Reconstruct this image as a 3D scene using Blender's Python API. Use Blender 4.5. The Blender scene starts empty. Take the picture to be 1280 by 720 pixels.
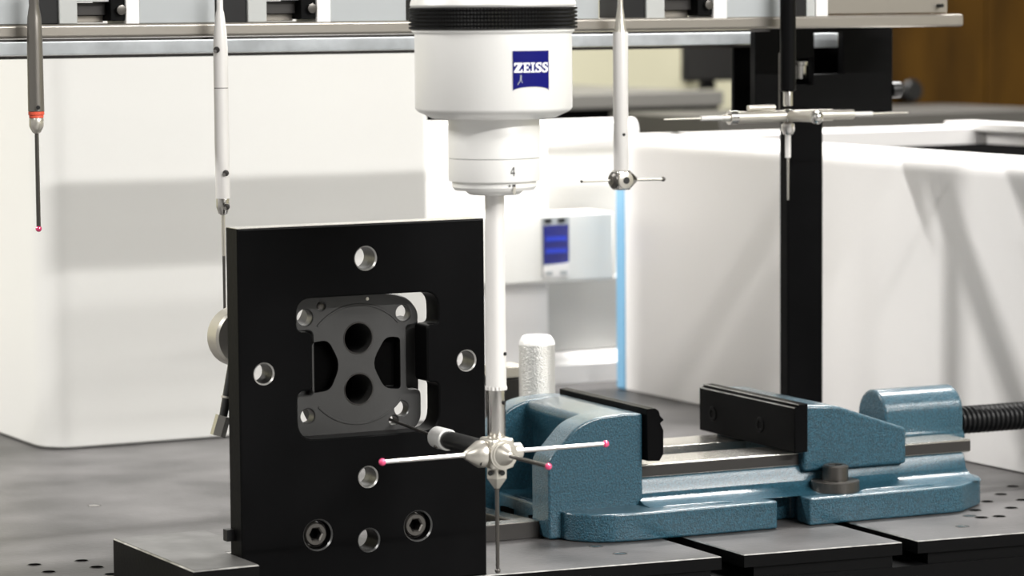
import bpy, bmesh, math, random
from mathutils import Vector, Matrix
random.seed(4)
U = 0.0005                      # one drawing unit = 0.5 mm
COL = bpy.context.scene.collection
SC = bpy.context.scene
V = Vector

# ------------------------------------------------------------------ camera
TH = math.radians(27.6); PITCH = math.atan(360/4000); ROLL = -0.008
F0 = V((math.sin(TH), math.cos(TH), 0)); R0 = V((math.cos(TH), -math.sin(TH), 0)); ZZ = V((0, 0, 1))
FW = F0*math.cos(PITCH) - ZZ*math.sin(PITCH)
UP0 = F0*math.sin(PITCH) + ZZ*math.cos(PITCH)
RT = R0*math.cos(ROLL) + UP0*math.sin(ROLL)
UP = -R0*math.sin(ROLL) + UP0*math.cos(ROLL)
CAM = -(FW*4000 + RT*(616-640) - UP*(718-360))
cd = bpy.data.cameras.new('camera'); cam = bpy.data.objects.new('camera', cd); COL.objects.link(cam)
m = Matrix((RT, UP, -FW)).transposed().to_4x4(); m.translation = CAM*U; cam.matrix_world = m
cd.sensor_width = 36; cd.lens = 36*4000/1280; cd.clip_start = 0.05; cd.clip_end = 60
cd.dof.use_dof = True; cd.dof.focus_distance = 2.02; cd.dof.aperture_fstop = 112.5/9.0
SC.camera = cam

def at(x, y, ax, c):            # the place on the plane ax = c that the pixel (x, y) looks at
    d = FW*4000 + RT*(x-640) - UP*(y-360); i = 'XYZ'.index(ax)
    return CAM + d*((c-CAM[i])/d[i])

# ------------------------------------------------------------------ world, lamps, exposure
w = bpy.data.worlds.new('world'); SC.world = w; w.use_nodes = True
w.node_tree.nodes['Background'].inputs[0].default_value = (1, 1, 1, 1)
w.node_tree.nodes['Background'].inputs[1].default_value = 0.3
SC.view_settings.view_transform = 'Standard'; SC.view_settings.look = 'None'
SC.view_settings.gamma = 1; SC.view_settings.use_curve_mapping = False
SC.view_settings.exposure = 0.61
CEIL = 3600
# rows of ceiling lamps, parallel to the machine's long axis: (Y, X centre, length, watts)
LAMPS = [(-9600, 2400, 4200, 12), (-6200, 2400, 4200, 150), (-3900, 2400, 4200, 21), (-3200, 2400, 4200, 15),
         (1450, 2150, 2100, 64), (4200, 3400, 4200, 40), (2600, -3900, 2000, 64), (-2300, -3600, 2000, 15)]  # last two are added, unseen, to light left-facing sides and the bell
def area(Y, X, L, W):
    l = bpy.data.lights.new('lamp_light', 'AREA'); l.shape = 'RECTANGLE'; l.size = L*U; l.size_y = 260*U
    l.energy = W; l.color = (1.0, 0.985, 0.955)
    o = bpy.data.objects.new('lamp_light', l); COL.objects.link(o)
    o.location = V((X, Y, CEIL-85))*U
    return o
LIGHTS = [area(*a) for a in LAMPS]

# ------------------------------------------------------------------ materials
def mat(name, col, rough=0.5, metal=0.0, bump=0.0, bscale=200, var=0.0, vscale=30, var2=None, coat=0.0, spec=0.5, emit=None, stretch=None, wavy=None):
    M = bpy.data.materials.new(name); M.use_nodes = True; nt = M.node_tree; N = nt.nodes; Lk = nt.links
    b = N['Principled BSDF']
    b.inputs['Base Color'].default_value = (*col, 1); b.inputs['Roughness'].default_value = rough
    b.inputs['Metallic'].default_value = metal; b.inputs['Coat Weight'].default_value = coat
    b.inputs['Specular IOR Level'].default_value = spec
    tc = N.new('ShaderNodeTexCoord'); mp = N.new('ShaderNodeMapping'); Lk.new(tc.outputs['Object'], mp.inputs[0])
    if stretch: mp.inputs['Scale'].default_value = stretch
    if var > 0 or var2:
        n = N.new('ShaderNodeTexNoise'); n.inputs['Scale'].default_value = vscale; n.inputs['Detail'].default_value = 6
        Lk.new(mp.outputs[0], n.inputs[0])
        r = N.new('ShaderNodeValToRGB'); r.color_ramp.elements[0].position = .35; r.color_ramp.elements[1].position = .68
        c2 = var2 or tuple(min(1, c*(1+var)) for c in col); c1 = col if var2 else tuple(c*(1-var) for c in col)
        r.color_ramp.elements[0].color = (*c1, 1); r.color_ramp.elements[1].color = (*c2, 1)
        Lk.new(n.outputs[0], r.inputs[0]); Lk.new(r.outputs[0], b.inputs['Base Color'])
    if bump > 0:
        n = N.new('ShaderNodeTexNoise'); n.inputs['Scale'].default_value = bscale; n.inputs['Detail'].default_value = 3
        Lk.new(mp.outputs[0], n.inputs[0])
        bp = N.new('ShaderNodeBump'); bp.inputs['Strength'].default_value = bump; bp.inputs['Distance'].default_value = 0.002
        Lk.new(n.outputs[0], bp.inputs['Height']); Lk.new(bp.outputs[0], b.inputs['Normal'])
    if emit:
        b.inputs['Emission Color'].default_value = (*emit[0], 1); b.inputs['Emission Strength'].default_value = emit[1]
    return M
M = {}
M['white'] = mat('white_enamel', (.84, .83, .80), .38, var=.02, vscale=3, bump=.03, bscale=40)
M['white2'] = mat('white_gloss_enamel', (.86, .84, .83), .3, bump=.02, bscale=30)
M['grey_panel'] = mat('grey_enamel', (.42, .42, .41), .5)
M['blue_edge'] = mat('light_blue_enamel', (.22, .48, .72), .45)
M['granite'] = mat('dark_granite', (.045, .043, .043), .38, var2=(.105, .10, .10), vscale=14, bump=.10, bscale=260, spec=.4)
M['lightened'] = mat('lightened_steel_edge', (.55, .54, .52), .35, .8, var=.3, vscale=120)  # paler steel for edges; paints the highlights on the moving jaw plate
M['black'] = mat('black_oxide_steel', (.003, .003, .0032), .30, .0, bump=.02, bscale=300, var2=(.005, .005, .0053), vscale=12, spec=.03)
M['black_side'] = mat('black_oxide_steel_worn', (.004, .004, .0042), .4, .0, bump=.05, bscale=300, spec=.06)
M['hole_steel'] = mat('bored_steel', (.16, .16, .16), .32, .9, bump=.1, bscale=400)
M['casting'] = mat('grey_machined_casting', (.036, .0355, .035), .45, .1, bump=.05, bscale=220, var=.12, vscale=40)
M['deep'] = mat('dark_bore', (.003, .003, .003), .9, spec=0)  # near-black, also paints the shade in the flange pockets and cover trough
M['anodised'] = mat('black_anodised_aluminium', (.010, .010, .010), .22, .3, spec=.6)
M['block_top'] = mat('lightened_block_top', (.10, .098, .095), .4, var=.2, vscale=60, bump=.05, bscale=200)  # block's top face, a paler grey than its sides
M['alu'] = mat('bead_blasted_aluminium', (.84, .83, .81), .36, .15, bump=.02, bscale=600)
M['ceramic'] = mat('white_tube', (.74, .72, .70), .32, .1)
M['carbon'] = mat('black_carbon_tube', (.012, .012, .012), .35, coat=.3)
M['steel'] = mat('polished_steel', (.62, .60, .57), .2, 1.0)
M['satin'] = mat('satin_steel', (.62, .59, .53), .34, .8, bump=.03, bscale=500)
M['dark_steel'] = mat('dark_tool_steel', (.115, .108, .10), .3, .8)
M['brownsteel'] = mat('brown_grey_tube', (.23, .215, .195), .32, .75)
M['ruby'] = mat('ruby', (.75, .06, .18), .08, coat=1.0)
M['red'] = mat('red_ring', (.75, .10, .05), .5)
M['rubber'] = mat('black_rubber', (.008, .008, .0085), .4, spec=.3)
M['blue'] = mat('hammered_blue_paint', (.015, .070, .105), .42, .0, bump=.75, bscale=900, var=.35, vscale=700, coat=1.0, spec=.25)
M['blue'].node_tree.nodes['Principled BSDF'].inputs['Coat Roughness'].default_value = .22
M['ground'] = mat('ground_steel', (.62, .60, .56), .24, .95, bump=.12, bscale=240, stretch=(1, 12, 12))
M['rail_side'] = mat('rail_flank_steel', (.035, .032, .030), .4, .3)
M['knurl_alu'] = mat('knurled_aluminium', (.66, .65, .62), .34, .6, bump=.5, bscale=900)
M['logo_blue'] = mat('logo_blue', (.003, .004, .13), .4, spec=.15)
M['logo_white'] = mat('logo_white', (.9, .9, .92), .4)
M['ink'] = mat('black_ink', (.01, .01, .01), .6)
M['beige'] = mat('satin_beige_bar', (.34, .315, .28), .30, .6, bump=.03, bscale=200)
M['galv'] = mat('galvanised_sheet', (.78, .82, .86), .5, .05, var=.14, vscale=45, bump=.05, bscale=90)
M['port_grey'] = mat('port_panel_grey', (.40, .42, .43), .45, .1)
M['port_grey2'] = mat('port_pillar_grey', (.46, .47, .46), .4, .1)
M['cream'] = mat('cream_wall_paint', (.44, .42, .31), .7)
M['wall'] = mat('wall_paint', (.74, .73, .69), .8)
M['wall_grey'] = mat('grey_wall_paint', (.30, .30, .30), .8)
M['ceil'] = mat('ceiling_paint', (.30, .30, .30), .9)
M['floor'] = mat('floor_vinyl', (.20, .20, .20), .5, var=.1, vscale=2)
M['wood'] = mat('varnished_wood', (.022, .010, .0012), .6, var2=(.060, .028, .003), vscale=3.2, stretch=(4, 4, .8), bump=.04, bscale=20, spec=.08)
M['wood_dark'] = mat('dark_counter', (.045, .042, .038), .5)
M['counter'] = mat('grey_counter', (.13, .125, .115), .55)
M['cable_blue'] = mat('blue_glass', (.004, .012, .22), .15, coat=.8)
M['lamp_glow'] = mat('lamp_diffuser', (1, 1, 1), .5, emit=((1, .985, .955), 4.0))
M['screen_line'] = mat('screen_blue_line', (.02, .05, .5), .2, emit=((.01, .03, .5), .12))

# ------------------------------------------------------------------ mesh helpers
ORG = {}
def thing(name, label, cat, base, group=None, rz=0):
    o = bpy.data.objects.new(name, None); COL.objects.link(o); b = V(base); o.location = b*U
    o.rotation_euler = (0, 0, rz); o.empty_display_size = .02
    o['label'] = label; o['category'] = cat
    if group: o['group'] = group
    ORG[o.name] = b
    return o
def obj(name, bm, mt, parent=None, bevel=0, seg=2, angle=35, label=None, smooth=True, origin=None):
    me = bpy.data.meshes.new(name)
    org = ORG[parent.name] if parent is not None else V(origin) if origin is not None else V((0, 0, 0))
    bmesh.ops.recalc_face_normals(bm, faces=bm.faces)
    for v in bm.verts: v.co = (v.co - org)*U
    bm.to_mesh(me); bm.free()
    for k in (mt if isinstance(mt, (list, tuple)) else [mt]): me.materials.append(M[k])
    if smooth:
        for p in me.polygons: p.use_smooth = True
        me.set_sharp_from_angle(angle=math.radians(angle))
    o = bpy.data.objects.new(name, me); COL.objects.link(o)
    if parent is not None: o.parent = parent
    else: o.location = org*U
    ORG[o.name] = org
    if bevel:
        bv = o.modifiers.new('bevel', 'BEVEL'); bv.width = bevel*U; bv.segments = seg; bv.limit_method = 'ANGLE'
        bv.angle_limit = math.radians(30); bv.harden_normals = False
    if label: o['label'] = label
    return o
def tag(o, label, cat, group=None):
    o['label'] = label; o['category'] = cat
    if group: o['group'] = group
    return o
def struct(name, bm, mt, **k):
    o = obj(name, bm, mt, **k); o['kind'] = 'structure'; return o
def NB(): return bmesh.new()
def box(bm, x0, x1, y0, y1, z0, z1, mi=0):
    vs = [bm.verts.new(p) for p in ((x0,y0,z0),(x1,y0,z0),(x1,y1,z0),(x0,y1,z0),(x0,y0,z1),(x1,y0,z1),(x1,y1,z1),(x0,y1,z1))]
    for f in ((0,3,2,1),(4,5,6,7),(0,1,5,4),(1,2,6,5),(2,3,7,6),(3,0,4,7)):
        bm.faces.new([vs[i] for i in f]).material_index = mi
    return bm
def B(*a): return box(NB(), *a)
def frame_of(ax):
    ax = V(ax).normalized(); t = V((0, 0, 1)) if abs(ax.z) < .9 else V((1, 0, 0))
    e1 = t.cross(ax).normalized(); e2 = ax.cross(e1); return ax, e1, e2
def lathe(bm, prof, p0, ax, seg=32, mi=0, phase=0, cap=True):   # prof: (radius, distance along the axis)
    ax, e1, e2 = frame_of(ax); p0 = V(p0); rings = []
    for r, t in prof:
        rings.append([bm.verts.new(p0+ax*t+(e1*math.cos(a)+e2*math.sin(a))*max(r, .01)) for a in (phase+2*math.pi*i/seg for i in range(seg))])
    for A, C in zip(rings, rings[1:]):
        for i in range(seg):
            bm.faces.new((A[i], A[(i+1) % seg], C[(i+1) % seg], C[i])).material_index = mi
    if cap:
        bm.faces.new(rings[0]).material_index = mi; bm.faces.new(rings[-1]).material_index = mi
    return bm
def rod(bm, a, b, r0, r1=None, seg=20, mi=0, phase=0):
    a, b = V(a), V(b); return lathe(bm, [(r0, 0), (r0 if r1 is None else r1, (b-a).length)], a, b-a, seg, mi, phase)
def ball(bm, c, r, mi=0):
    prof = [(r*math.sin(math.pi*k/10), -r*math.cos(math.pi*k/10)) for k in range(11)]
    return lathe(bm, prof, c, (0, 0, 1), 18, mi)
def to3(p, axis, c):
    if axis == 'Y': return V((p[0], c, p[1]))
    if axis == 'X': return V((c, p[0], p[1]))
    return V((p[0], p[1], c))
def area2(P): return sum(a[0]*b[1]-b[0]*a[1] for a, b in zip(P, P[1:]+P[:1]))/2
def offset(P, d):
    if area2(P) < 0: P = P[::-1]
    out = []; n = len(P)
    for i in range(n):
        a, b, c = V(P[i-1]), V(P[i]), V(P[(i+1) % n])
        n1 = (b-a).normalized(); n2 = (c-b).normalized()
        m1 = V((n1.y, -n1.x)); m2 = V((n2.y, -n2.x)); mm = (m1+m2)
        k = d/max(.4, 1+m1.dot(m2)); out.append((b.x+mm.x*k, b.y+mm.y*k))
    return out
def circ(x, z, r, n=28): return [(x+r*math.cos(2*math.pi*i/n), z+r*math.sin(2*math.pi*i/n)) for i in range(n)]
def rrect(x0, x1, z0, z1, r, n=5):
    P = []
    for cx, cz, a0 in ((x1-r, z1-r, 0), (x0+r, z1-r, 90), (x0+r, z0+r, 180), (x1-r, z0+r, 270)):
        P += [(cx+r*math.cos(math.radians(a0+90*k/n)), cz+r*math.sin(math.radians(a0+90*k/n))) for k in range(n+1)]
    return P
def fillet(P, r, n=4):          # P: list of (x, z[, r]) with rounded corners
    out = []; L = len(P)
    for i in range(L):
        a, b, c = V(P[i-1][:2]), V(P[i][:2]), V(P[(i+1) % L][:2]); rr = P[i][2] if len(P[i]) > 2 else r
        if rr <= 0: out.append(tuple(b)); continue
        d1 = (a-b); d2 = (c-b); k = min(rr, d1.length*.49, d2.length*.49)
        p, q = b+d1.normalized()*k, b+d2.normalized()*k
        for j in range(n+1):
            t = j/n; out.append(tuple(p*(1-t)**2+b*2*t*(1-t)+q*t*t))
    return out
def slab(outer, holes, axis, c0, c1, ch=1.0, hmi=0, bm=None, hm=None, cm=None, om=0):    # a plate with true holes and small chamfers on the c0 side
    bm = bm or NB()
    s = 1 if c1 > c0 else -1
    def ring(P, c): return [bm.verts.new(to3(p, axis, c)) for p in P]
    def edges(r): return [bm.edges.new((r[i], r[(i+1) % len(r)])) for i in range(len(r))]
    def wall(a, b, mi):
        for i in range(len(a)):
            bm.faces.new((a[i], a[(i+1) % len(a)], b[(i+1) % len(a)], b[i])).material_index = mi
    if area2(outer) < 0: outer = outer[::-1]
    f_ed, b_ed = [], []
    for k, P in enumerate([outer]+list(holes)):
        if area2(P) < 0: P = P[::-1]
        mi = om if k == 0 else hm[k-1] if hm else hmi
        b = ring(P, c1); mid = ring(P, c0+s*ch) if ch else ring(P, c0)
        f = ring(offset(P, -ch if k == 0 else ch), c0) if ch else mid
        wall(mid, b, mi)
        if ch: wall(f, mid, mi if cm is None or cm[k] is None else cm[k])
        f_ed += [bm.edges.get((f[i], f[(i+1) % len(f)])) for i in range(len(f))]
        b_ed += [bm.edges.get((b[i], b[(i+1) % len(b)])) for i in range(len(b))]
    bmesh.ops.triangle_fill(bm, edges=f_ed, use_beauty=True, use_dissolve=False)
    bmesh.ops.triangle_fill(bm, edges=b_ed, use_beauty=True, use_dissolve=False)
    return bm
def prism(poly, axis, c0, c1, bm=None, mi=0):
    bm = bm or NB(); a = [bm.verts.new(to3(p, axis, c0)) for p in poly]; b = [bm.verts.new(to3(p, axis, c1)) for p in poly]
    for i in range(len(a)): bm.faces.new((a[i], a[(i+1) % len(a)], b[(i+1) % len(a)], b[i])).material_index = mi
    bm.faces.new(a).material_index = mi; bm.faces.new(b).material_index = mi
    return bm

# ------------------------------------------------------------------ the room
X0, X1, Y0, Y1, FL = -6500, 8500, -10500, 6200, -1700
struct('floor', B(X0, X1, Y0, Y1, FL-60, FL), 'floor')
struct('ceiling', B(X0, X1, Y0, Y1, CEIL, CEIL+60), 'ceil')
struct('wall_back', B(X0-60, X1+60, Y1, Y1+60, FL-60, CEIL+60), 'cream')
struct('wall_front', B(X0-60, X1+60, Y0-60, Y0, FL-60, CEIL+60), 'wall_grey')
struct('wall_left', B(X0-60, X0, Y0, Y1, FL-60, CEIL+60), 'wall_grey')
struct('wall_right', B(X1, X1+60, Y0, Y1, FL-60, CEIL+60), 'cream')
struct('baseboard_back', B(X0, X1, Y1-12, Y1, FL, FL+160), 'counter')
names = ['in the row farthest from the back wall', 'in the second row from the front wall', 'in the third row from the front wall', 'in the row just before the measuring table',
         'in the row over the measuring table', 'in the row over the far counter', 'added unseen over the empty corner left of the white housings', 'added unseen over the free floor left of the camera']
for (Y, X, L, W), nm, li in zip(LAMPS, names, LIGHTS):
    t = thing('ceiling_lamp', 'long white ceiling lamp ' + nm, 'lamp', (X, Y, CEIL))
    bm = B(X-L/2, X+L/2, Y-160, Y+160, CEIL-50, CEIL); obj('housing', bm, 'white', t, bevel=4)
    obj('diffuser', B(X-L/2+20, X+L/2-20, Y-130, Y+130, CEIL-70, CEIL-50), 'lamp_glow', t)
    li.parent = t; li.location = (0, 0, -85*U)

# ------------------------------------------------------------------ measuring table
t = thing('measuring_table', 'dark speckled table with slots and tapped holes under the vise', 'table', (600, 1200, FL))
XL, XR, YB = -1500, 2500, 2700
def fy(x): return -2 if x < 0 else -2-.1*x if x < 760 else -78
top = [(XL, -2), (0, -2), (314, fy(314)), (318, 160), (349, 160), (346, fy(346)), (576, fy(576)), (582, 160), (606, 160), (599, fy(599)), (760, -78), (XR, -78), (XR, YB), (XL, YB)]
bm = slab(top, [], 'Z', 0, -17, ch=1.3, cm=[2], om=1)
obj('table_top', bm, ['granite', 'black_side', 'lightened'], t, smooth=False)
low = [(XL, 4), (0, 4), (300, fy(314)+4), (300, 170), (363, 170), (363, fy(346)+4), (563, fy(576)+4), (563, 170), (618, 170), (618, fy(599)+4), (760, -74), (XR, -74), (XR, YB), (XL, YB)]
obj('slot_layer', prism(low, 'Z', -33, -17), 'black_side', t, smooth=False)
obj('table_body', prism([(XL, 0), (0, 0), (760, -76), (XR, -76), (XR, YB), (XL, YB)], 'Z', -420, -33), 'black_side', t, smooth=False)
for x0 in (XL+80, XR-320):
    for y0 in (80, YB-320):
        obj('leg', B(x0, x0+240, y0, y0+240, FL, -420), 'grey_panel', t, bevel=6)
def tapped(x, y, mt='deep', r=8.5):
    bm = lathe(NB(), [(r+1.5, .02), (r+1.2, .5), (r, .5), (r-.4, .1)], (x, y, 0), (0, 0, 1), 16, cap=False)
    h = obj('tapped_hole', bm, 'rail_side', t)
    obj('hole_plug' if mt == 'steel' else 'hole_bore', lathe(NB(), [(r-.2, .05), (r-.2, .3)], (x, y, 0), (0, 0, 1), 16), mt, h)
for p in ((43,706),(102,701),(61,715),(121,709),(139,718),(1266,608),(1251,618),(1234,627),(1219,638),(1264,635),(1249,645.5),(1278,625),(1227,647)):
    q = at(*p, 'Z', 0); tapped(q.x, q.y)
for p in ((745,683),(775,692),(1212,645),(1203,658),(118,632)):
    q = at(*p, 'Z', 0); tapped(q.x, q.y, 'steel')

# ------------------------------------------------------------------ white machine covers on the table
t = thing('machine_cover', 'tall cream white machine housing with rounded corner behind the black plate', 'machine', (230, 1900, 0))
P = fillet([(-112, 1345, 60), (578, 1345, 14), (578, 1640, 10), (-112, 1640, 10)], 10, 8)
obj('housing', prism(P, 'Z', 1.5, 1600), 'white', t, bevel=3)
obj('foot_seal', prism(offset(P, -4), 'Z', 0, 3), 'rubber', t)

t = thing('guideway_cover', 'wide white machine housing with an open recessed top behind the vise', 'machine', (1400, 950, 0))
XR0, XR1, YR0, YR1, ZT = 1078, 1880, 312, 1556, 470
bm = NB()
prof = [(XR0, 2), (XR0, ZT-30)] + [(XR0+30-30*math.cos(a), ZT-30+30*math.sin(a)) for a in (math.radians(15*k) for k in range(1, 7))] + [(XR0+95, ZT), (XR0+95, ZT-14), (XR0+70, ZT-20), (XR0+70, 2)]
obj('front_shell', prism(prof, 'Y', YR0, YR1), 'white2', t)
prof2 = [(XR0+XR1-x, z) for x, z in prof]
obj('rear_shell', prism([(x, z+6) for x, z in prof2], 'Y', YR0, YR1), 'white2', t)
endp = [(YR1, 2), (YR1, ZT-10), (YR1-6, ZT-3), (YR1-16, ZT), (YR1-90, ZT), (YR1-96, ZT-4), (YR1-96, 2)]
obj('end_shell', prism(endp, 'X', XR0+60, XR1-60), 'white2', t)
obj('trough_shade_fill', B(XR0+72, XR1-72, YR0+4, YR1-92, 2, ZT-34), 'deep', t)  # black fill paints the shade inside the open top
obj('foot_seal', B(XR0+6, XR1-6, YR0+6, YR1-6, 0, 3), 'rubber', t)
obj('edge_strip', B(XR0-2, XR0+40, YR1+1, YR1+34, 0, ZT-66), 'blue_edge', t, bevel=5, label='light blue vertical edge strip')

t = thing('control_housing', 'white machine housing with a horizontal bar and blue screen in the middle background', 'machine', (900, 1900, 0))
YM = 1760
def px(x, Y=YM): return at(x, 300, 'Y', Y).x
def pz(y, Y=YM, x=700): return at(x, y, 'Y', Y).z
xr = 1500
obj('rear_panel', B(580, xr, YM+60, YM+90, 0, pz(180)), 'white', t, bevel=4)
obj('column', B(px(520), px(668), YM-60, YM+50, 0, pz(148)), 'white2', t, bevel=10, seg=4)
bm = lathe(NB(), [(10, 0), (20, 3), (26, 9), (27, 16), (27, px(800)-px(674))], (px(674), YM+30, pz(168)), (1, 0, 0), 32)
obj('top_roll', bm, 'white2', t)
obj('recess_panel', B(px(600), px(790), YM+10, YM+60, pz(440), pz(350)), 'grey_panel', t, bevel=2)
obj('plinth', prism([(YM-60, 0), (YM-60, pz(452)), (YM-48, pz(446)), (YM+58, pz(438)), (YM+58, 0)], 'X', px(560), px(775)), 'white2', t)
YA = 1660
bar = obj('front_bar', B(px(600, YA), px(768, YA), YA, YA+90, pz(353, YA), pz(267, YA)), 'white', t, bevel=5)
scr = obj('screen_recess', B(px(677, YA), px(711, YA), YA-2, YA+6, pz(346, YA), pz(271, YA)), 'port_grey', t)
obj('screen', B(px(678.5, YA), px(709.5, YA), YA-4, YA, pz(329, YA), pz(281, YA)), 'cable_blue', scr)
for y in (298, 313): obj('screen_line', B(px(681, YA), px(707, YA), YA-5, YA-3.5, pz(y+3, YA), pz(y-3, YA)), 'screen_line', scr)
for x in (684, 701): obj('button', B(px(x-4, YA), px(x+4, YA), YA-5, YA, pz(278, YA), pz(273, YA)), 'rubber', scr)
q = prism([(px(678, YA), pz(346, YA)), (px(710, YA), pz(346, YA)), (px(710, YA), pz(328, YA)), (px(678, YA), pz(332, YA))], 'Y', YA-6, YA)
obj('key_panel', q, 'white2', scr)
for x in (684, 702): obj('key', B(px(x-4, YA), px(x+4, YA), YA-7.5, YA-5, pz(343, YA), pz(338, YA)), 'port_grey', scr)

# ------------------------------------------------------------------ far background
YC = 4300
def cx(x): return at(x, 120, 'Y', YC).x
def cz(y, x=800): return at(x, y, 'Y', YC).z
t = thing('counter', 'long grey topped counter with dark front below the cream wall', 'counter', (cx(900), YC+400, FL))
obj('worktop', B(cx(560), cx(905), YC, YC+900, cz(135), cz(116)), 'counter', t, bevel=4)
obj('cabinet_body', B(cx(560), cx(903), YC+20, YC+880, FL, cz(135)), 'deep', t)
YD = 3300
def dx(x): return at(x, 150, 'Y', YD).x
def dz(y, x=1150): return at(x, y, 'Y', YD).z
t = thing('bench', 'dark low bench with grey edge in front of the wooden cabinet', 'bench', (dx(1100), YD+300, FL))
obj('bench_top', B(dx(900), dx(1330), YD, YD+560, dz(172), dz(141)), 'wood_dark', t, bevel=4)
obj('bench_body', B(dx(905), dx(1325), YD+30, YD+540, FL, dz(172)), 'grey_panel', t)
t = thing('wooden_cabinet', 'tall brown varnished wooden cabinet at the right edge of the background', 'cabinet', (dx(1250), YD+900, FL))
YW = YD+620
wx = lambda x: at(x, 80, 'Y', YW).x
obj('cabinet_body', B(wx(1100), wx(1420), YW+14, YW+500, FL, 1500), 'wood', t)
for a, b in ((1101, 1232), (1234, 1330), (1332, 1418)):
    obj('wood_panel', B(wx(a), wx(b), YW, YW+14, FL+60, 1480), 'wood', t, bevel=3)
obj('panel_knob', lathe(NB(), [(18, 0), (18, 40), (30, 48), (34, 60), (26, 74)], (wx(1125), YW, at(1125, 113, 'Y', YW).z), (0, -1, 0), 20), 'rubber', t, label='round black knob')
def cbox(name, label, cat, x0, x1, y0, y1, mt, dy=120, off=0, base=None):
    z0 = cz(y1) if base is None else base
    a = V((cx((x0+x1)/2), YC+off+dy/2, z0))
    t = thing(name, label, cat, a); return t
t = cbox('monitor', 'dark computer monitor standing on the grey counter', 'monitor', 890, 955, 64, 116, None)
zc = cz(116)
obj('bezel', B(cx(890), cx(958), YC+150, YC+175, zc+24, cz(45)), 'rubber', t, bevel=4)
obj('screen', B(cx(893), cx(955), YC+147, YC+151, zc+30, cz(48)), 'carbon', t)
obj('stand', prism([(cx(915), zc), (cx(935), zc), (cx(930), zc+60), (cx(920), zc+60)], 'Y', YC+175, YC+190), 'rubber', t)
t = thing('wall_bracket', 'small white triangular bracket on the cream wall left of the dark monitor', 'bracket', (at(877, 85, 'Y', Y1).x, Y1-60, at(877, 100, 'Y', Y1).z))
def qx(x): return at(x, 80, 'Y', Y1-60).x
def qz(y): return at(877, y, 'Y', Y1-60).z
bm = slab([(qx(864), qz(97)), (qx(889), qz(80)), (qx(889), qz(58)), (qx(864), qz(58))], [[(qx(869), qz(83)), (qx(883), qz(74)), (qx(883), qz(63)), (qx(869), qz(63))]], 'Y', Y1-60, Y1, ch=2)
obj('arm', bm, 'white2', t)

# ------------------------------------------------------------------ stylus rack
YK = 470
def kx(x, Y=YK): return at(x, 40, 'Y', Y).x
def kz(y, x=600, Y=YK): return at(x, y, 'Y', Y).z
t = thing('stylus_rack', 'long beige metal rack bar with grey ports holding spare styli across the top', 'rack', (kx(1004), YK+60, 0))
zb0, zb1 = kz(49, 0), kz(31, 0)
obj('mounting_bar', B(-1100, kx(1205), YK, YK+90, zb0, zb1), 'beige', t, bevel=4, seg=3)
obj('shaded_bar_lip', B(-1100, kx(960), YK-6, YK-1, zb0-4, zb0-.5), 'rail_side', t, label='lower lip of the bar darkened as its shadow')  # dark colour paints the shadow line under the bar
YG = YK+230
gz0, gz1 = at(0, 70, 'Y', YG).z, at(0, 53, 'Y', YG).z
obj('galvanised_strip', B(-1000, at(950, 50, 'Y', YG).x, YG, YG+50, gz0, gz1), 'galv', t, bevel=1.5, label='pale galvanised metal strip')
obj('strip_lip', B(-1000, at(948, 50, 'Y', YG).x, YG+2, YG+8, gz0-5, gz0-.5), 'rail_side', t)
# column
xc0, xc1 = at(985, 300, 'Y', 614).x, at(1029, 300, 'Y', 614).x
zct = at(1004, 136, 'Y', 614).z
obj('column', B(xc0, xc1, 614, 639, 0, zct), 'black', t, bevel=3, label='black square column')
obj('column_foot', B(xc0-6, xc1+6, 608, 646, 0, 10), 'black_side', t, bevel=2)
obj('bar_bracket', B(xc1+40, xc1+80, YK+85, 642, zb0+4, zb1-2), 'black_side', t, bevel=2)
# black bracket plate with openings
YP = 640
def bx(x): return at(x, 90, 'Y', YP).x
def bz(y, x=1050): return at(x, y, 'Y', YP).z
outer = [(bx(944), bz(150)), (bx(1036), bz(150)), (bx(1116), bz(141)), (bx(1116), bz(30)), (bx(944), bz(30))]
h1 = [(bx(1018), bz(92)), (bx(1054), bz(92)), (bx(1054), bz(41)), (bx(1018), bz(41))]
h2 = [(bx(990), bz(105)), (bx(1016.5), bz(105)), (bx(1016.5), bz(72)), (bx(990), bz(72))]
obj('bracket_plate', slab(outer, [h1, h2], 'Y', YP, YP+14, ch=1), 'black_side', t)
obj('bracket_back', B(bx(950), bx(1110), YP+75, YP+85, bz(148), bz(57)), 'black', t, bevel=2)
obj('bracket_spacer', B(bx(1080), bx(1108), YP+14, YP+76, bz(130), bz(70)), 'black', t, bevel=2)
gs = obj('strip_end', B(bx(1012), bx(1070), YP+50, YP+76, bz(60), bz(42)), 'galv', t, bevel=1)
obj('bolt', lathe(NB(), [(13, 0), (13, 20), (16, 21), (16, 26)], (bx(1017), YP+40, bz(98)), (0, 0, 1), 20), 'steel', t, label='bright steel bolt')
obj('star_knob', lathe(NB(), [(12, 0), (13, 4), (13, 16), (9, 20)], (bx(1116), YP+7, bz(114)), (1, 0, 0), 20), 'rubber', t)
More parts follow.
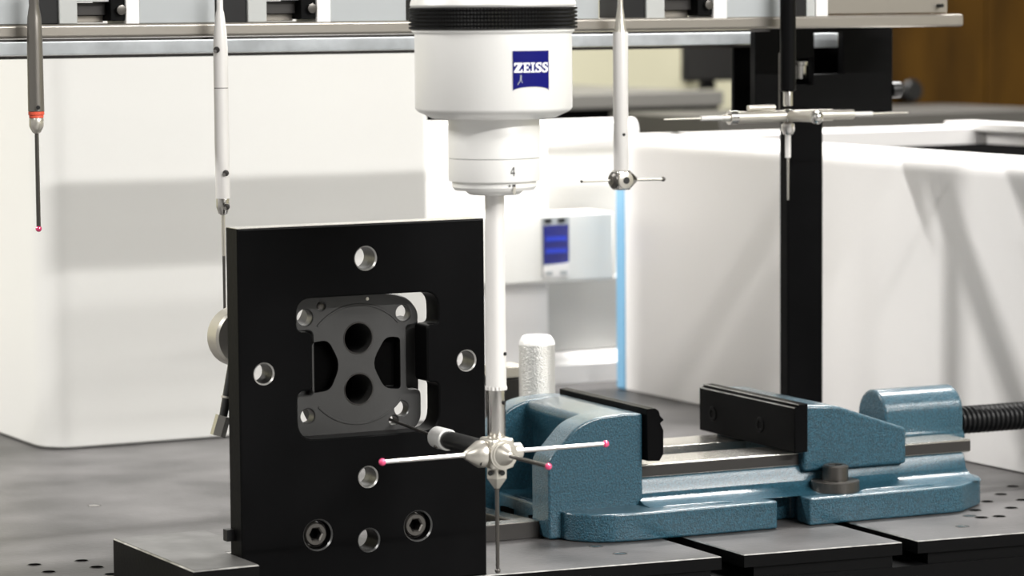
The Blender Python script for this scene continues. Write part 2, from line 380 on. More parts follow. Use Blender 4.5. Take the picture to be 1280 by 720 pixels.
# ports
def port(x0, s, first=True, panel_only=False, end=None):
    """grey port: black block, pillar, slot, screw block, white block, panel. x in photo pixels at the rack"""
    Yf = YK+2; top = kz(-40, x0+60)
    def kb(nm, a, b, y0, y1, mt, d=0, dd=70, par=t, bv=1, **k):
        return obj(nm, B(kx(x0+a*s), kx(x0+b*s), Yf+d, Yf+dd, kz(y1, x0+60), kz(y0, x0+60) if y0 > -30 else top), mt, par, bevel=bv, **k)
    yb = 31-x0*.009
    if not panel_only:
        kb('port_jaw', 2, 33, -40, yb-1, 'rubber', 4, 66)
        kb('port_pillar', 33, 56, -40, yb-1, 'port_grey2', 0)
        kb('slot_back', 56, 98, yb-11, yb-2, 'beige', 30, 72)
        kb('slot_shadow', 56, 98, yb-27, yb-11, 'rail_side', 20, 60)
        kb('slot_roof', 56, 98, -40, yb-28, 'port_grey2', 6, 60)
        j = kb('screw_block', 98, 116, -40, yb-4, 'black_side', 2)
        c = V((kx(x0+110*s), Yf+2, kz(yb-18, x0+100)))
        obj('screw', lathe(NB(), [(3, 0), (6, 1), (6.5, 3), (6.5, 6), (4, 6.5)], c, (0, -1, 0), 20), 'dark_steel', j)
        kb('white_block', 116, 133, -40, yb, 'white2', -2)
    kb('port_panel', 133, end or 225, -40, yb-.5, 'port_grey', 0)
port(42, 1.0, end=228); port(277, 1.03); port(520, 1.02); port(776, 1.0, end=208); port(-195, 1.0, end=235)
def kbb(nm, a, b, y0, y1, mt, d=0, dd=70, bv=1): obj(nm, B(kx(a), kx(b), YK+2+d, YK+2+dd, kz(y1, 1050), kz(y0, 1050)), mt, t, bevel=bv)
kbb('port_jaw', 987, 1008, -40, 20, 'rubber'); kbb('port_pillar', 1009, 1020, -40, 22, 'port_grey2'); kbb('port_pillar', 1021, 1036, -40, 21, 'white2')
kbb('end_plate', 1037, 1190, -40, 17.5, 'beige', 10)
obj('pin', lathe(NB(), [(3, 0), (3, 12)], (kx(1178), YK+12, kz(7, 1178)), (0, -1, 0), 12), 'rubber', t)

# ------------------------------------------------------------------ spare styli hanging in the rack
YS = 440
def S(x, y, Y=YS): return at(x, y, 'Y', Y)
def hang(x, ytop, Y=YS):
    p = S(x, ytop, Y); return p
SCL = lambda x, Y=YS: (S(x+1, 100, Y)-S(x, 100, Y)).dot(R0)*1.0      # units per pixel across the view
def vert(bm, x, y0, y1, r0, r1, seg=24, xm=None):   # vertical round piece between pixel rows, plumb below its top
    p = S(xm if xm else x, y0); q = S(x, y1); s = SCL(x)
    return lathe(bm, [(r0*s, 0), (r1*s, p.z-q.z)], p, (0, 0, -1), seg)
# 1: brown-grey stylus with a red ring
xs = 45.5
a = S(xs, 150); s = SCL(xs)
t = thing('stylus', 'brown grey stylus with red ring and ruby tip at far left', 'stylus', (a.x, a.y, S(48, 290).z), 'spare styli in the rack')
def L(prof, x=xs, m='satin', name='shank', par=None, seg=28, label=None, ax=None):     # prof: (half width px, row px) hung at column x
    c = ax if ax is not None else S(x, 150); k = SCL(x)
    pr = [(r*k, c.z - S(x, y).z) for r, y in prof]
    return obj(name, lathe(NB(), pr, c, (0, 0, -1), seg), m, par, label=label)
L([(7, -14), (7, 5), (6.6, 6), (9.5, 22), (10.5, 50), (11, 139)], m='brownsteel', name='shank', par=t)
L([(9, 139), (10.8, 139.5), (10.8, 143.5), (9, 144)], m='red', name='red_ring', par=t)
L([(9.6, 144), (9.8, 144.5), (9.8, 147), (9, 147.4)], m='red', name='red_ring', par=t)
L([(9.5, 147.5), (9.8, 148), (9.8, 158), (6, 165), (3, 167)], m='satin', name='collar', par=t)
L([(2.8, 166), (3.0, 283)], m='dark_steel', name='stem', par=t)
c = S(xs, 150); zt = S(xs, 286).z
obj('ruby_tip', ball(NB(), (c.x, c.y, zt), 4.2), 'ruby', t)
obj('grub_screw', rod(NB(), c+V((0, 0, S(xs, 134).z-c.z))+R0*4.5-F0*11, c+V((0, 0, S(xs, 134).z-c.z))+R0*4.5-F0*13.3, 2.6, seg=12), 'ink', t)
# 2: white stylus
xs2 = 277
c2 = S(xs2, 150)
t = thing('stylus', 'long white stylus hanging behind the top left corner of the black plate', 'stylus', (c2.x, c2.y, S(281, 420).z), 'spare styli in the rack')
L([(4, -14), (4.2, 12), (5.5, 16), (8.5, 42), (9.5, 60), (9.6, 109.5)], xs2, 'ceramic', 'shank', t)
L([(9.2, 109.5), (9.2, 110.5)], xs2, 'dark_steel', 'joint_line', t)
L([(9.6, 110.5), (9.6, 248)], xs2, 'ceramic', 'extension', t)
L([(8.5, 248), (8.8, 249), (8.8, 259), (6, 267), (3, 269)], xs2, 'steel', 'collar', t)
L([(2.4, 268), (2.4, 320)], xs2, 'satin', 'stem', t)
L([(2.0, 320), (1.8, 400)], xs2, 'dark_steel', 'thin_stem', t)
for dy, dxx, nm in ((62, -4, 'cross_hole'), (216, 5, 'cross_hole'), (258, 5.5, 'grub_screw')):
    b = V((c2.x, c2.y, S(xs2, dy).z))+R0*dxx-F0*(9.2 if abs(dxx) < 5 else 8)
    obj(nm, lathe(NB(), [(4.2, -1), (4.2, 1.8), (3, 2.2)], b, -F0+R0*.05*dxx, 14), 'rail_side', t)
    obj('hole_shine', lathe(NB(), [(2.6, 1), (2.4, 3)], b+R0*-2+ZZ*-2, -F0, 10), 'steel', t)
# 3: white cross stylus
xs3 = 776
c3 = S(xs3, 150); k3 = SCL(xs3)
t = thing('cross_stylus', 'white tube stylus with steel cube and two side needles right of probe head', 'stylus', (c3.x, c3.y, S(xs3, 238).z), 'spare styli in the rack')
L([(3, -14), (3.5, 8), (7.5, 38), (8, 40)], xs3, 'satin', 'taper', t)
L([(9, 40), (9.3, 41), (9.3, 212), (8.8, 213)], xs3, 'ceramic', 'tube', t)
b = V((c3.x, c3.y, S(xs3, 168).z))+R0*4-F0*9.0
obj('cross_hole', lathe(NB(), [(2.2, -1), (2.2, 2)], b, -F0, 12), 'ink', t)
zc3 = S(xs3, 225).z
hub = thing_c = V((c3.x, c3.y, zc3))
bm = NB(); box(bm, hub.x-11, hub.x+11, hub.y-11, hub.y+11, hub.z-14, hub.z+14)
hb = obj('cube', bm, 'steel', t, bevel=3, seg=3)
obj('cone', lathe(NB(), [(13, 0), (13, 4), (4, 15)], hub+V((9, 0, 0)), (1, 0, 0), 6), 'steel', t)
obj('ring', lathe(NB(), [(12, 0), (12, 4), (10, 5)], hub+V((0, -10, 0)), (0, -1, 0), 24), 'satin', t)
obj('cone_hole', lathe(NB(), [(5, 0), (5, 1)], hub+V((0, -15, 0)), (0, -1, 0), 16), 'ink', t)
obj('collar', lathe(NB(), [(12, 0), (12, 5), (8, 8)], hub+V((-9, 0, 0)), (-1, 0, 0), 24), 'dark_steel', t)
e = at(829, 229, 'Y', c3.y)
obj('stem', rod(NB(), hub+V((20, 0, 0)), V((e.x, c3.y, hub.z-1)), 2.2), 'satin', t)
obj('tip', ball(NB(), (e.x, c3.y, hub.z-1), 3.6), 'dark_steel', t)
e = at(727, 222, 'Y', c3.y)
obj('stem', rod(NB(), hub+V((-16, 0, 0)), V((e.x, c3.y, hub.z)), 1.6), 'satin', t)
obj('tip', ball(NB(), (e.x, c3.y, hub.z), 2.2), 'dark_steel', t)
# 4: star stylus at right
xs4 = 985
c4 = S(xs4, 145); zz = c4.z
t = thing('star_stylus', 'silver star stylus with thin arms on a black shaft at the right', 'stylus', (c4.x, c4.y, S(xs4, 252).z), 'spare styli in the rack')
L([(9.5, -14), (9.5, 112), (8, 114)], xs4, 'black_side', 'shaft', t, ax=c4)
L([(5.2, 112), (5.6, 113), (5.6, 132), (4, 133)], xs4, 'steel', 'neck', t, ax=c4)
obj('hub', ball(NB(), c4, 11), 'steel', t)
k4 = SCL(xs4)
def arm(name, xa, xb, r, mt, dy=0, ax=c4, rb=None):
    a = at(xa, 145, 'Y', c4.y).x; b = at(xb, 145, 'Y', c4.y).x
    return obj(name, rod(NB(), V((a, c4.y, zz+dy)), V((b, c4.y, zz+dy)), r, rb), mt, t)
arm('arm', 980, 920, 8.5, 'satin'); arm('clamp_ring', 920, 911, 10, 'steel'); arm('grip', 911, 903, 6, 'satin', rb=4)
arm('sleeve', 903, 876, 3.3, 'ceramic'); arm('needle', 876, 830, 1.6, 'satin', rb=1.1)
arm('arm', 990, 1040, 8.5, 'satin'); arm('arm_tube', 1040, 1066, 7, 'satin'); arm('sleeve', 1066, 1090, 3.3, 'ceramic'); arm('needle', 1090, 1135, 1.7, 'satin', rb=1.2)
arm('small_tube', 935, 968, 4, 'satin', dy=13)
p = c4+V((0, -16, 0)); obj('arm', rod(NB(), c4, c4+V((0, -70, 0)), 7.5), 'satin', t); obj('ball_end', ball(NB(), c4+V((0, -76, 0)), 10), 'steel', t)
obj('arm', rod(NB(), c4, c4+V((0, 66, 0)), 7.5), 'satin', t)
obj('back_needle', rod(NB(), c4+V((0, 66, 0)), c4+V((0, 96, 0)), 2), 'steel', t)
L([(4, 153), (8, 155), (8, 163), (5.5, 168)], xs4, 'steel', 'lower_collar', t, ax=c4)
L([(3.4, 168), (3.4, 197)], xs4, 'ceramic', 'sleeve', t, ax=c4)
L([(1.4, 197), (1.1, 250)], xs4, 'steel', 'needle', t, ax=c4)
q = S(974, 66); obj('vertical_needle', rod(NB(), V((q.x, c4.y, zz+8)), V((q.x, c4.y, q.z)), 1.2), 'dark_steel', t)

# ------------------------------------------------------------------ fixture plate with the machined part
t = thing('fixture_plate', 'large upright black steel plate with a window and bolt holes', 'plate', (-173, 19, 0))
PT = 34
def lobe(x0, x1, z0, z1, wx0, wx1, wz0, wz1, R, r=7):
    P = [(x0, z1, R), (x1, z1, R), (x1, wz1, R), (wx1, wz1, r), (wx1, wz0, r), (x1, wz0, R*.6), (x1, z0, R), (x0, z0, R), (x0, wz0, R*.6), (wx0, wz0, r), (wx0, wz1, r), (x0, wz1, R)]
    return fillet(P, R, 6)
win = lobe(-262, -72, 187, 359, -242, -88, 247, 318, 24)
cb = lambda x, z: circ(x, z, 20)
outer = [(-338, 0.5), (-8, 0.5), (-8, 446), (-338, 446)]
holes = [win, circ(-170, 404, 13.5), circ(-306, 271, 12), circ(-34, 271, 12), circ(-170, 136, 12), circ(-170, 58, 13.5), circ(-238, 70, 18), circ(-103, 70, 18)]
pl = obj('plate', slab(outer, holes, 'Y', 0, PT, ch=1.8, hm=[0]+[1]*4+[0]*3, cm=[2, 2, 3, 3, 3, 3, 1, 1, 1], om=2), ['black', 'hole_steel', 'black_side', 'lightened'], t, angle=28)
obj('lit_top_strip', B(-337.5, -8.5, 1.5, PT-.5, 446, 446.6), 'ground', t, label='bright strip painting the lit top edge')  # bright strip paints overhead light onto the black top face
for x, z in ((-238, 70), (-103, 70)):
    s_ = obj('socket_screw', slab(circ(x, z, 14.5), [circ(x, z, 8, 6)], 'Y', 6, 34, ch=1.5), 'dark_steel', t, label='dark socket head screw')
    obj('socket_floor', prism(circ(x, z, 8, 6), 'Y', 20, 22), 'deep', s_)
    obj('washer', slab(circ(x, z, 17.8), [circ(x, z, 15)], 'Y', 12, 16, ch=1), 'rail_side', s_)
obj('stop_pin', B(-348, -337, 22, 34, 68, 82), 'rubber', t)
# machined part clamped behind the window
t = thing('machined_flange', 'dark grey machined flange part with two bores framed by the window of the black plate', 'part', (-165, 60, 180))
PY = PT+1
fl = fillet([(-262, 357, 24), (-122, 357, 14), (-97, 350, 12), (-83, 333, 10), (-83, 316, 12), (-100, 316, 7), (-100, 236, 7), (-80, 236, 14), (-80, 196, 12),
             (-94, 182, 14), (-262, 182, 24), (-262, 236, 14), (-226, 236, 7), (-226, 316, 7), (-262, 316, 20)], 10, 6)
sideL = fillet([(-226, 300, 4), (-206, 302, 8), (-190, 272, 14), (-204, 242, 8), (-226, 240, 4)], 6)
sideR = fillet([(-109, 300, 4), (-127, 302, 8), (-146, 271, 14), (-129, 240, 8), (-109, 238, 4)], 6)
fh = [circ(-165, 303, 19), circ(-165, 240, 19), sideL, sideR, circ(-236, 332, 10), circ(-103, 331, 10), circ(-107, 212, 9.5), circ(-234, 211, 9), circ(-214, 345, 5.5), circ(-118, 198, 6)]
body = fillet([(-244, 322, 4), (-244, 230, 4), (-220, 226, 8), (-206, 188, 18), (-124, 188, 18), (-110, 226, 8), (-76, 230, 4), (-76, 322, 4), (-115, 314, 6), (-118, 350, 10), (-206, 350, 10), (-218, 322, 6)], 18)
obj('flange', slab(fl, fh, 'Y', PY, PY+16, ch=1.2, hm=[0, 0, 1, 1]+[2]*6), ['casting', 'deep', 'hole_steel'], t, angle=28)  # side pocket walls coloured black as if unlit
obj('flange_body', slab(body, [circ(-165, 303, 19), circ(-165, 240, 19)], 'Y', PY+16, PY+60, ch=0), 'casting', t, angle=28)
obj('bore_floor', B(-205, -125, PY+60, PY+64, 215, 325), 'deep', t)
for a, b in ((-226, -189), (-147, -109)): obj('pocket_floor', B(a+1, b-1, PY+13.5, PY+15.5, 241, 299), 'deep', t)  # black floors paint the darkness of the side pockets
def arcpoly(r0, r1, a0, a1, n=20):
    A = [math.radians(a0+(a1-a0)*k/n) for k in range(n+1)]
    return [(-165+r1*math.cos(a), 271+r1*math.sin(a)) for a in A]+[(-165+r0*math.cos(a), 271+r0*math.sin(a)) for a in A[::-1]]
for a0, a1 in ((222, 322), (42, 138)): obj('turned_step', slab(arcpoly(72, 75, a0, a1), [], 'Y', PY-1.0, PY+.5, ch=.6), 'casting', t)
# collars around the bores
for z in (303, 240): obj('bore_chamfer', slab(circ(-165, z, 20), [circ(-165, z, 18.4)], 'Y', PY-.5, PY+1.5, ch=.5), 'rail_side', t)
obj('locating_pin', lathe(NB(), [(4.5, 0), (4.5, 6), (3, 7)], (-214, PY+8, 345), (0, -1, 0), 16), 'dark_steel', t)
obj('location_dot', lathe(NB(), [(2.4, 0), (2.0, .8)], (-152, PY, 351), (0, -1, 0), 12), 'satin', t)
# clamping lever left behind the plate
kc = at(301, 421, 'Y', 92)
t = thing('clamping_lever', 'round silver clamping disc and hanging black handle behind the left plate edge', 'knob', (kc.x, PT, kc.z))
obj('knob_disc', lathe(NB(), [(34, 0), (37, 3), (37, 30), (34, 33)], (kc.x, 80, kc.z), (0, 1, 0), 40), 'satin', t)
obj('hub', lathe(NB(), [(19, 0), (19, 44)], (kc.x, PT, kc.z), (0, 1, 0), 28), 'rubber', t)
a = at(292, 455, 'Y', 62); b = at(279, 520, 'Y', 62); c = at(272, 545, 'Y', 62)
obj('handle', rod(NB(), a, b, 7, 5), 'carbon', t)
d = (b-a).normalized()
obj('handle_ring', rod(NB(), a+d*(b-a).length*.62, a+d*(b-a).length*.66, 7), 'satin', t)
obj('hex_nut', rod(NB(), b, c, 9.5, 9.5, seg=6), 'steel', t)
# block bolted behind the plate
HB = 52
q1 = at(141.5, 673, 'Z', HB); q2 = at(255, 662, 'Z', HB)
t = thing('stop_block', 'low black block with lightened grey top at the lower left of the upright plate', 'block', (q1.x+40, 100, 0))
P = [(q1.x, -60), (-341, -60), (-341, 40), (q2.x, 40), (q2.x, q1.y), (q1.x, q1.y)]
obj('block', slab(P, [], 'Z', HB, 0.3, ch=1.6, cm=[1]), ['black_side', 'lightened'], t, angle=28)
obj('top_face', slab(offset(P, -1.8), [], 'Z', HB+.4, HB-.5, ch=0), 'block_top', t, label='lightened grey top face')

# ------------------------------------------------------------------ probe head
AX = V((-118, -242, 0)); SP = .936
def hz(y): return AT_Z(y)
def AT_Z(y): return at(615, y, 'Y', -242).z
NC = -F0
t = thing('probe_head', 'silver white measuring probe head with black knurled ring and blue maker badge', 'probe', (AX.x, AX.y, hz(243)))
def HL(name, prof, mt, seg=96, label=None, par=None):
    return obj(name, lathe(NB(), [(r*SP, hz(y)) for r, y in prof], AX, (0, 0, 1), seg), mt, par or t, label=label)
HL('top_cap', [(90, -60), (90, -8), (98, -6), (101, 2), (102, 6), (100, 9)], 'alu')
bm = NB(); seg = 300; rows = []
ys = []
for g in range(6):
    y0 = 8.5+g*4.7
    ys += [(y0, 0), (y0+1.0, 1), (y0+3.4, 1), (y0+4.4, 0)]
for y, h in ys:
    rows.append([bm.verts.new((AX.x+math.cos(2*math.pi*i/seg)*R_, AX.y+math.sin(2*math.pi*i/seg)*R_, hz(y))) for i in range(seg) for R_ in [(100.2+(3.3 if h else 0)-(1.6 if (i % 2 and h) else 0))*SP]])
for A_, C_ in zip(rows, rows[1:]):
    for i in range(seg): bm.faces.new((A_[i], A_[(i+1) % seg], C_[(i+1) % seg], C_[i]))
bm.faces.new(rows[0]); bm.faces.new(rows[-1])
obj('knurled_ring', bm, 'anodised', t, angle=20, label='black knurled ring')
HL('bell', [(97, 36), (100, 37), (100, 39), (96.6, 42), (96.8, 134), (95, 137), (92, 139.5), (76, 147), (60, 148)], 'alu')
HL('sleeve', [(56, 147), (56.5, 149), (56.5, 196.6)], 'alu')
HL('seam', [(55.6, 196.4), (55.6, 197.6)], 'dark_steel')
HL('stylus_mount', [(56.5, 197.4), (56.5, 224), (56, 225.5), (52, 226), (52, 233), (49, 237), (35, 237.5), (34.5, 240), (30, 243), (12, 243.5)], 'alu')
def wrapv(u, z, r): # u: arc length to the right of the line facing the camera
    a = u/r; return AX + NC*(r*math.cos(a)) + R0*(r*math.sin(a)) + V((0, 0, z))
def patch(name, mt, poly, r, par, lift=.5, thick=.9):
    bm = NB(); vs = [bm.verts.new((p[0], p[1], 0)) for p in poly]; f = bm.faces.new(vs)
    ext = bmesh.ops.extrude_face_region(bm, geom=[f])
    for v in [g for g in ext['geom'] if isinstance(g, bmesh.types.BMVert)]: v.co.z = 1
    # slice so that it bends round the head
    us = [p[0] for p in poly]; n = max(1, int((max(us)-min(us))/4))
    for k in range(1, n):
        x = min(us)+(max(us)-min(us))*k/n
        bmesh.ops.bisect_plane(bm, geom=bm.verts[:]+bm.edges[:]+bm.faces[:], plane_co=(x, 0, 0), plane_no=(1, 0, 0))
    bmesh.ops.triangulate(bm, faces=bm.faces)
    for v in bm.verts: v.co = wrapv(v.co.x*1.0, v.co.y, r+lift-thick*(1-v.co.z)) if False else (lambda w: V(w))(wrapv(v.co.x, v.co.y, r+(lift if v.co.z > .5 else lift-thick)))
    return obj(name, bm, mt, par, smooth=False)
rb = 96.8*SP
def ua(px_): return rb*math.asin(max(-1, min(1, (px_-614.3)*SP/rb)))
u0, u1 = ua(638), ua(681.3); zt, zb = hz(62.5), hz(111.5)
um = (u0+u1)/2; hw = (u1-u0)/2
arc = [(um+hw*math.cos(math.pi*k/14*1.0), zb+4.6*math.sin(math.pi*k/14)) for k in range(1, 14)]
badge = patch('badge', 'logo_blue', [(u0, zb), (u0, zt), (u1, zt), (u1, zb)]+arc, rb, t, lift=.6, thick=1.4); badge['label'] = 'blue square badge'
# slab serif letters in a box 0..1 x 0..1
Zl = [(0,1),(0,.68),(.13,.68),(.2,.82),(.5,.82),(0,.14),(0,0),(1,0),(1,.34),(.87,.34),(.8,.17),(.5,.17),(1,.86),(1,1)]
El = [(0,1),(0,.86),(.14,.86),(.14,.14),(0,.14),(0,0),(1,0),(1,.34),(.86,.34),(.82,.15),(.44,.15),(.44,.44),(.62,.44),(.62,.35),(.74,.35),(.74,.67),(.62,.67),(.62,.57),(.44,.57),(.44,.85),(.78,.85),(.84,.68),(.97,.68),(.97,1)]
Il = [(0,1),(0,.86),(.3,.86),(.3,.14),(0,.14),(0,0),(1,0),(1,.14),(.7,.14),(.7,.86),(1,.86),(1,1)]
Sl = [(.96,1),(.3,1),(.04,.86),(.04,.62),(.2,.5),(.62,.34),(.66,.22),(.55,.15),(.22,.15),(.16,.34),(0,.34),(0,0),(.7,0),(1,.16),(1,.42),(.84,.54),(.42,.68),(.38,.8),(.5,.86),(.76,.86),(.82,.68),(.96,.68)]
xx = u0+1.6*SP; tw = (u1-u0)-3.2*SP
ws = [('Z', Zl, .225), ('E', El, .2), ('I', Il, .12), ('S', Sl, .19), ('S', Sl, .19)]
tot = sum(a[2] for a in ws); gap = (1-tot)/4
for ch, P, wd in ws:
    patch('letter', 'logo_white', [(xx+p[0]*wd*tw, hz(89)+p[1]*(hz(77)-hz(89))) for p in P], rb, badge, lift=1.0, thick=.4)
    xx += (wd+gap)*tw
for P in ([(.19,.40),(.22,.40),(.215,.27),(.18,.27)], [(.19,.29),(.2,.27),(.13,.15),(.115,.16)], [(.2,.28),(.22,.27),(.245,.2),(.23,.2)]):
    patch('scratch_mark', 'port_grey', [(u0+p[0]*(u1-u0), zb+p[1]*(zt-zb)) for p in P], rb, badge, lift=.9, thick=.3)
r2 = 56.5*SP; u4 = r2*math.asin((640-617)*SP/r2)
Z4 = lambda y: hz(y)
four = [(u4-2.2, Z4(215)), (u4-2.2, Z4(213.6)), (u4+.2, Z4(207)), (u4+1.3, Z4(207)), (u4+1.3, Z4(213.6)), (u4+2.2, Z4(213.6)), (u4+2.2, Z4(215)), (u4+1.3, Z4(215)), (u4+1.3, Z4(217.5)), (u4+.1, Z4(217.5)), (u4+.1, Z4(215))]
y4 = lambda k: Z4(217.6)+(Z4(206.4)-Z4(217.6))*k
for st in ([(u4+.4, y4(0)), (u4+.4, y4(1)), (u4+1.7, y4(1)), (u4+1.7, y4(0))], [(u4-3, y4(.24)), (u4-3, y4(.38)), (u4+2.6, y4(.38)), (u4+2.6, y4(.24))], [(u4-3, y4(.36)), (u4-1.9, y4(.36)), (u4+1.5, y4(1)), (u4+.4, y4(1))]):
    patch('number_stroke', 'ink', st, r2, t, lift=.3, thick=.6)
for a, b in ((-5, -3), (-.5, 3.4)):
    patch('index_slot', 'ink', [(u4+a, Z4(231)), (u4+b, Z4(231)), (u4+b, Z4(228.5)), (u4+a, Z4(228.5))], 52*SP, t, lift=.8, thick=2)
patch('index_slot', 'satin', [(u4+.2, Z4(240)), (u4+3.4, Z4(240)), (u4+3.4, Z4(231)), (u4+.2, Z4(231))], 52*SP, t, lift=.9, thick=3)
# the probe's own star stylus
t = thing('star_probe', 'white stylus tube under the probe head ending in a star of ruby tipped styli', 'stylus', (AX.x, AX.y, hz(715)))
HL('tube', [(11.6, 243.5), (12, 244), (12.8, 480), (12.8, 484)], 'ceramic', 40, par=t)
teeth = NB()
for k in range(16):
    a = 2*math.pi*k/16
    c = AX+V((math.cos(a), math.sin(a), 0))*11.4*SP
    box(teeth, c.x-1.6, c.x+1.6, c.y-1.6, c.y+1.6, hz(487.5), hz(483))
o = obj('crown_teeth', teeth, 'ceramic', t); o['kind'] = 'stuff'
HL('steel_tube', [(11.4, 484), (11.4, 546), (10, 548)], 'steel', 12, par=t)
HC = V((AX.x, AX.y, at(620, 566, 'Y', -242).z))
obj('cross_hole', lathe(NB(), [(2.4, 0), (2.4, 2)], V((AX.x, AX.y, hz(503)))+R0*8.5-F0*6, R0-F0*.5, 12), 'ink', t)
obj('cross_hole', lathe(NB(), [(2.2, 0), (2.2, 2)], V((AX.x, AX.y, hz(442)))+R0*9.8-F0*6, R0-F0*.5, 12), 'ink', t)
hb = obj('hub', B(HC.x-15, HC.x+15, HC.y-16, HC.y+16, HC.z-17, HC.z+18), 'satin', t, bevel=3, seg=3)
# left arm
XLT = at(478, 572, 'Y', AX.y).x; XRT = at(757, 552, 'Y', AX.y).x
obj('cone_seat', lathe(NB(), [(15, 0), (15, 3), (12, 3.2), (12, 4.8), (16, 5.2), (16, 11), (5, 28), (3.4, 29)], HC+V((-13, 0, 0)), (-1, 0, 0), 28), 'satin', t)
obj('stem', rod(NB(), HC+V((-40, 0, 0)), V((XLT, HC.y, HC.z)), 2.7, 2.5), 'steel', t)
obj('ruby_tip', ball(NB(), V((XLT, HC.y, HC.z)), 4.3), 'ruby', t)
obj('grub_screw', lathe(NB(), [(3.2, 0), (3.2, 2)], HC+V((-24, -9.5, -9)), (0, -1, -.8), 14), 'ink', t)
# right arm
obj('collar', lathe(NB(), [(9, 0), (10, 2), (10, 16), (8, 18), (3, 20)], HC+V((14, 0, 0)), (1, 0, 0), 24), 'satin', t)
obj('stem', rod(NB(), HC+V((32, 0, 0)), V((XRT, HC.y, HC.z)), 2.7, 2.5), 'steel', t)
obj('ruby_tip', ball(NB(), V((XRT, HC.y, HC.z)), 4.3), 'ruby', t)
# front arm
obj('cone_seat', lathe(NB(), [(17.5, 0), (17.5, 4), (15, 4.2), (15, 5.6), (13, 5.8), (5, 19), (3.4, 20)], HC+V((0, -15, 0)), (0, -1, 0), 28), 'satin', t)
obj('stem', rod(NB(), HC+V((0, -32, 0)), HC+V((0, -125, 0)), 2.3, 2.3), 'dark_steel', t)
obj('ruby_tip', ball(NB(), HC+V((0, -127, 0)), 3.9), 'ruby', t)
# back arm: carbon extension into the flange
obj('seat_ring', lathe(NB(), [(14, 0), (14, 8)], HC+V((0, 14, 0)), (0, 1, 0), 28), 'satin', t)
obj('extension_tube', rod(NB(), HC+V((0, 20, 0)), HC+V((0, 128, 0)), 11), 'carbon', t, label='black carbon extension')
obj('extension_collar', lathe(NB(), [(12, 0), (13, 1), (13, 30), (10, 36), (6, 40)], HC+V((0, 126, 0)), (0, 1, 0), 32), 'alu', t)
obj('grub_screw', lathe(NB(), [(2.8, 0), (2.8, 2)], HC+V((-9, 140, -9)), (-1, 0, -1), 12), 'dark_steel', t)
obj('thin_stem', rod(NB(), HC+V((0, 164, 0)), HC+V((0, 288, 198-HC.z)), 1.9), 'dark_steel', t)
obj('ruby_tip', ball(NB(), HC+V((0, 289, 198-HC.z)), 2.4), 'ruby', t)
# lower clamp and stem
zl = HC.z-17
obj('lower_clamp', lathe(NB(), [(13, 0), (13, 16), (4, 28), (2.6, 29)], (HC.x, HC.y, zl+4), (0, 0, -1), 6, phase=TH), 'satin', t, angle=20)
for dx_ in (-7.5, 6.5):
    obj('grub_screw', lathe(NB(), [(3.1, 0), (3.1, 2.5)], V((HC.x, HC.y, zl-5))+R0*dx_-F0*11, -F0, 14), 'ink', t)
obj('lower_stem', rod(NB(), V((HC.x, HC.y, zl-24)), V((HC.x, HC.y, hz(712))), 2.6, 2.2), 'dark_steel', t)
obj('ruby_tip', ball(NB(), V((HC.x, HC.y, hz(714))), 3.4), 'dark_steel', t)

# ------------------------------------------------------------------ machine vise
t = thing('machine_vise', 'blue hammered paint machine vise with black jaws on the table', 'vise', (450, 280, 0), rz=math.radians(-2.2))
YF, YFB, YMID = 113, 489, 301
def mir(y): return 2*YMID-y
half = [(200, 205, 0), (200, 160, 20), (232, 122, 25), (275, YF, 20), (497, YF, 3), (499, 128, 10), (486, 150, 22), (500, 176, 14), (560, 176, 10), (549, 148, 10), (547, YF, 5), (792, YF, 14), (862, 165, 22), (868, 205, 6)]
full = half + [(x, mir(y), r) for x, y, r in half[::-1]]
full = fillet(full, 5, 4)
obj('base', prism(full, 'Z', .5, 38), 'blue', t, bevel=5, seg=4)
# near and far bed walls
for sgn in (0, 1):
    def yy(a): return a if not sgn else mir(a)
    prof = [(yy(140), 37.8), (yy(160), 40), (yy(174), 44.5), (yy(182), 51), (yy(187), 66), (yy(190), 71), (yy(268), 71), (yy(268), 38)]
    obj('bed_wall', prism(prof, 'X', 318, 845), 'blue', t, bevel=2.5, seg=3)
    rl = obj('rail', B(322, 858, min(yy(192), yy(264)), max(yy(192), yy(264)), 71, 89), ['ground'], t, bevel=1, label='bright ground steel rail')
    ys_ = yy(192)
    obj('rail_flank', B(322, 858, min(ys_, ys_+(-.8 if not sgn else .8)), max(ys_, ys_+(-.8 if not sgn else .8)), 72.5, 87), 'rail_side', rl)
obj('channel_floor', B(330, 850, 268, mir(268), 38, 44), 'rail_side', t)
obj('end_bridge', B(840, 861, 262, mir(262), 38, 71), 'blue', t, bevel=3)
# cast ribs on the flange
for x0, x1 in ((330, 440), (640, 760)):
    obj('flange_rib', lathe(NB(), [(1, 0), (3.5, 8), (3.5, x1-x0-8), (1, x1-x0)], (x0, 134, 37.6), (1, 0, 0), 12), 'blue', t)
# fixed jaw
sw = [(183, 1.5, 4), (183, 106, 10), (224, 149, 12), (252, 160, 16), (300, 163, 8), (324, 161, 0), (324, 1.5, 0)]
near = fillet(sw, 8, 6)
for a, b, nm in ((174, 226, 'near'), (mir(216), mir(174), 'far')):
    obj('jaw_wall', prism(near, 'Y', a, b), 'blue', t, bevel=6, seg=4)
web = fillet([(268, 38, 0), (262, 120, 6), (250, 150, 6), (256, 158.5, 4), (300, 163, 4), (324, 161, 0), (324, 38, 0)], 4)
obj('jaw_web', prism(web, 'Y', 205, mir(205)), 'blue', t, bevel=4, seg=3)
obj('pocket_floor', B(205, 300, 215, mir(215), .5, 38.5), 'blue', t, bevel=5, seg=3)
for y0 in (228, 318): obj('key_slot', B(195, 206, y0, y0+34, 1, 21), 'deep', t)
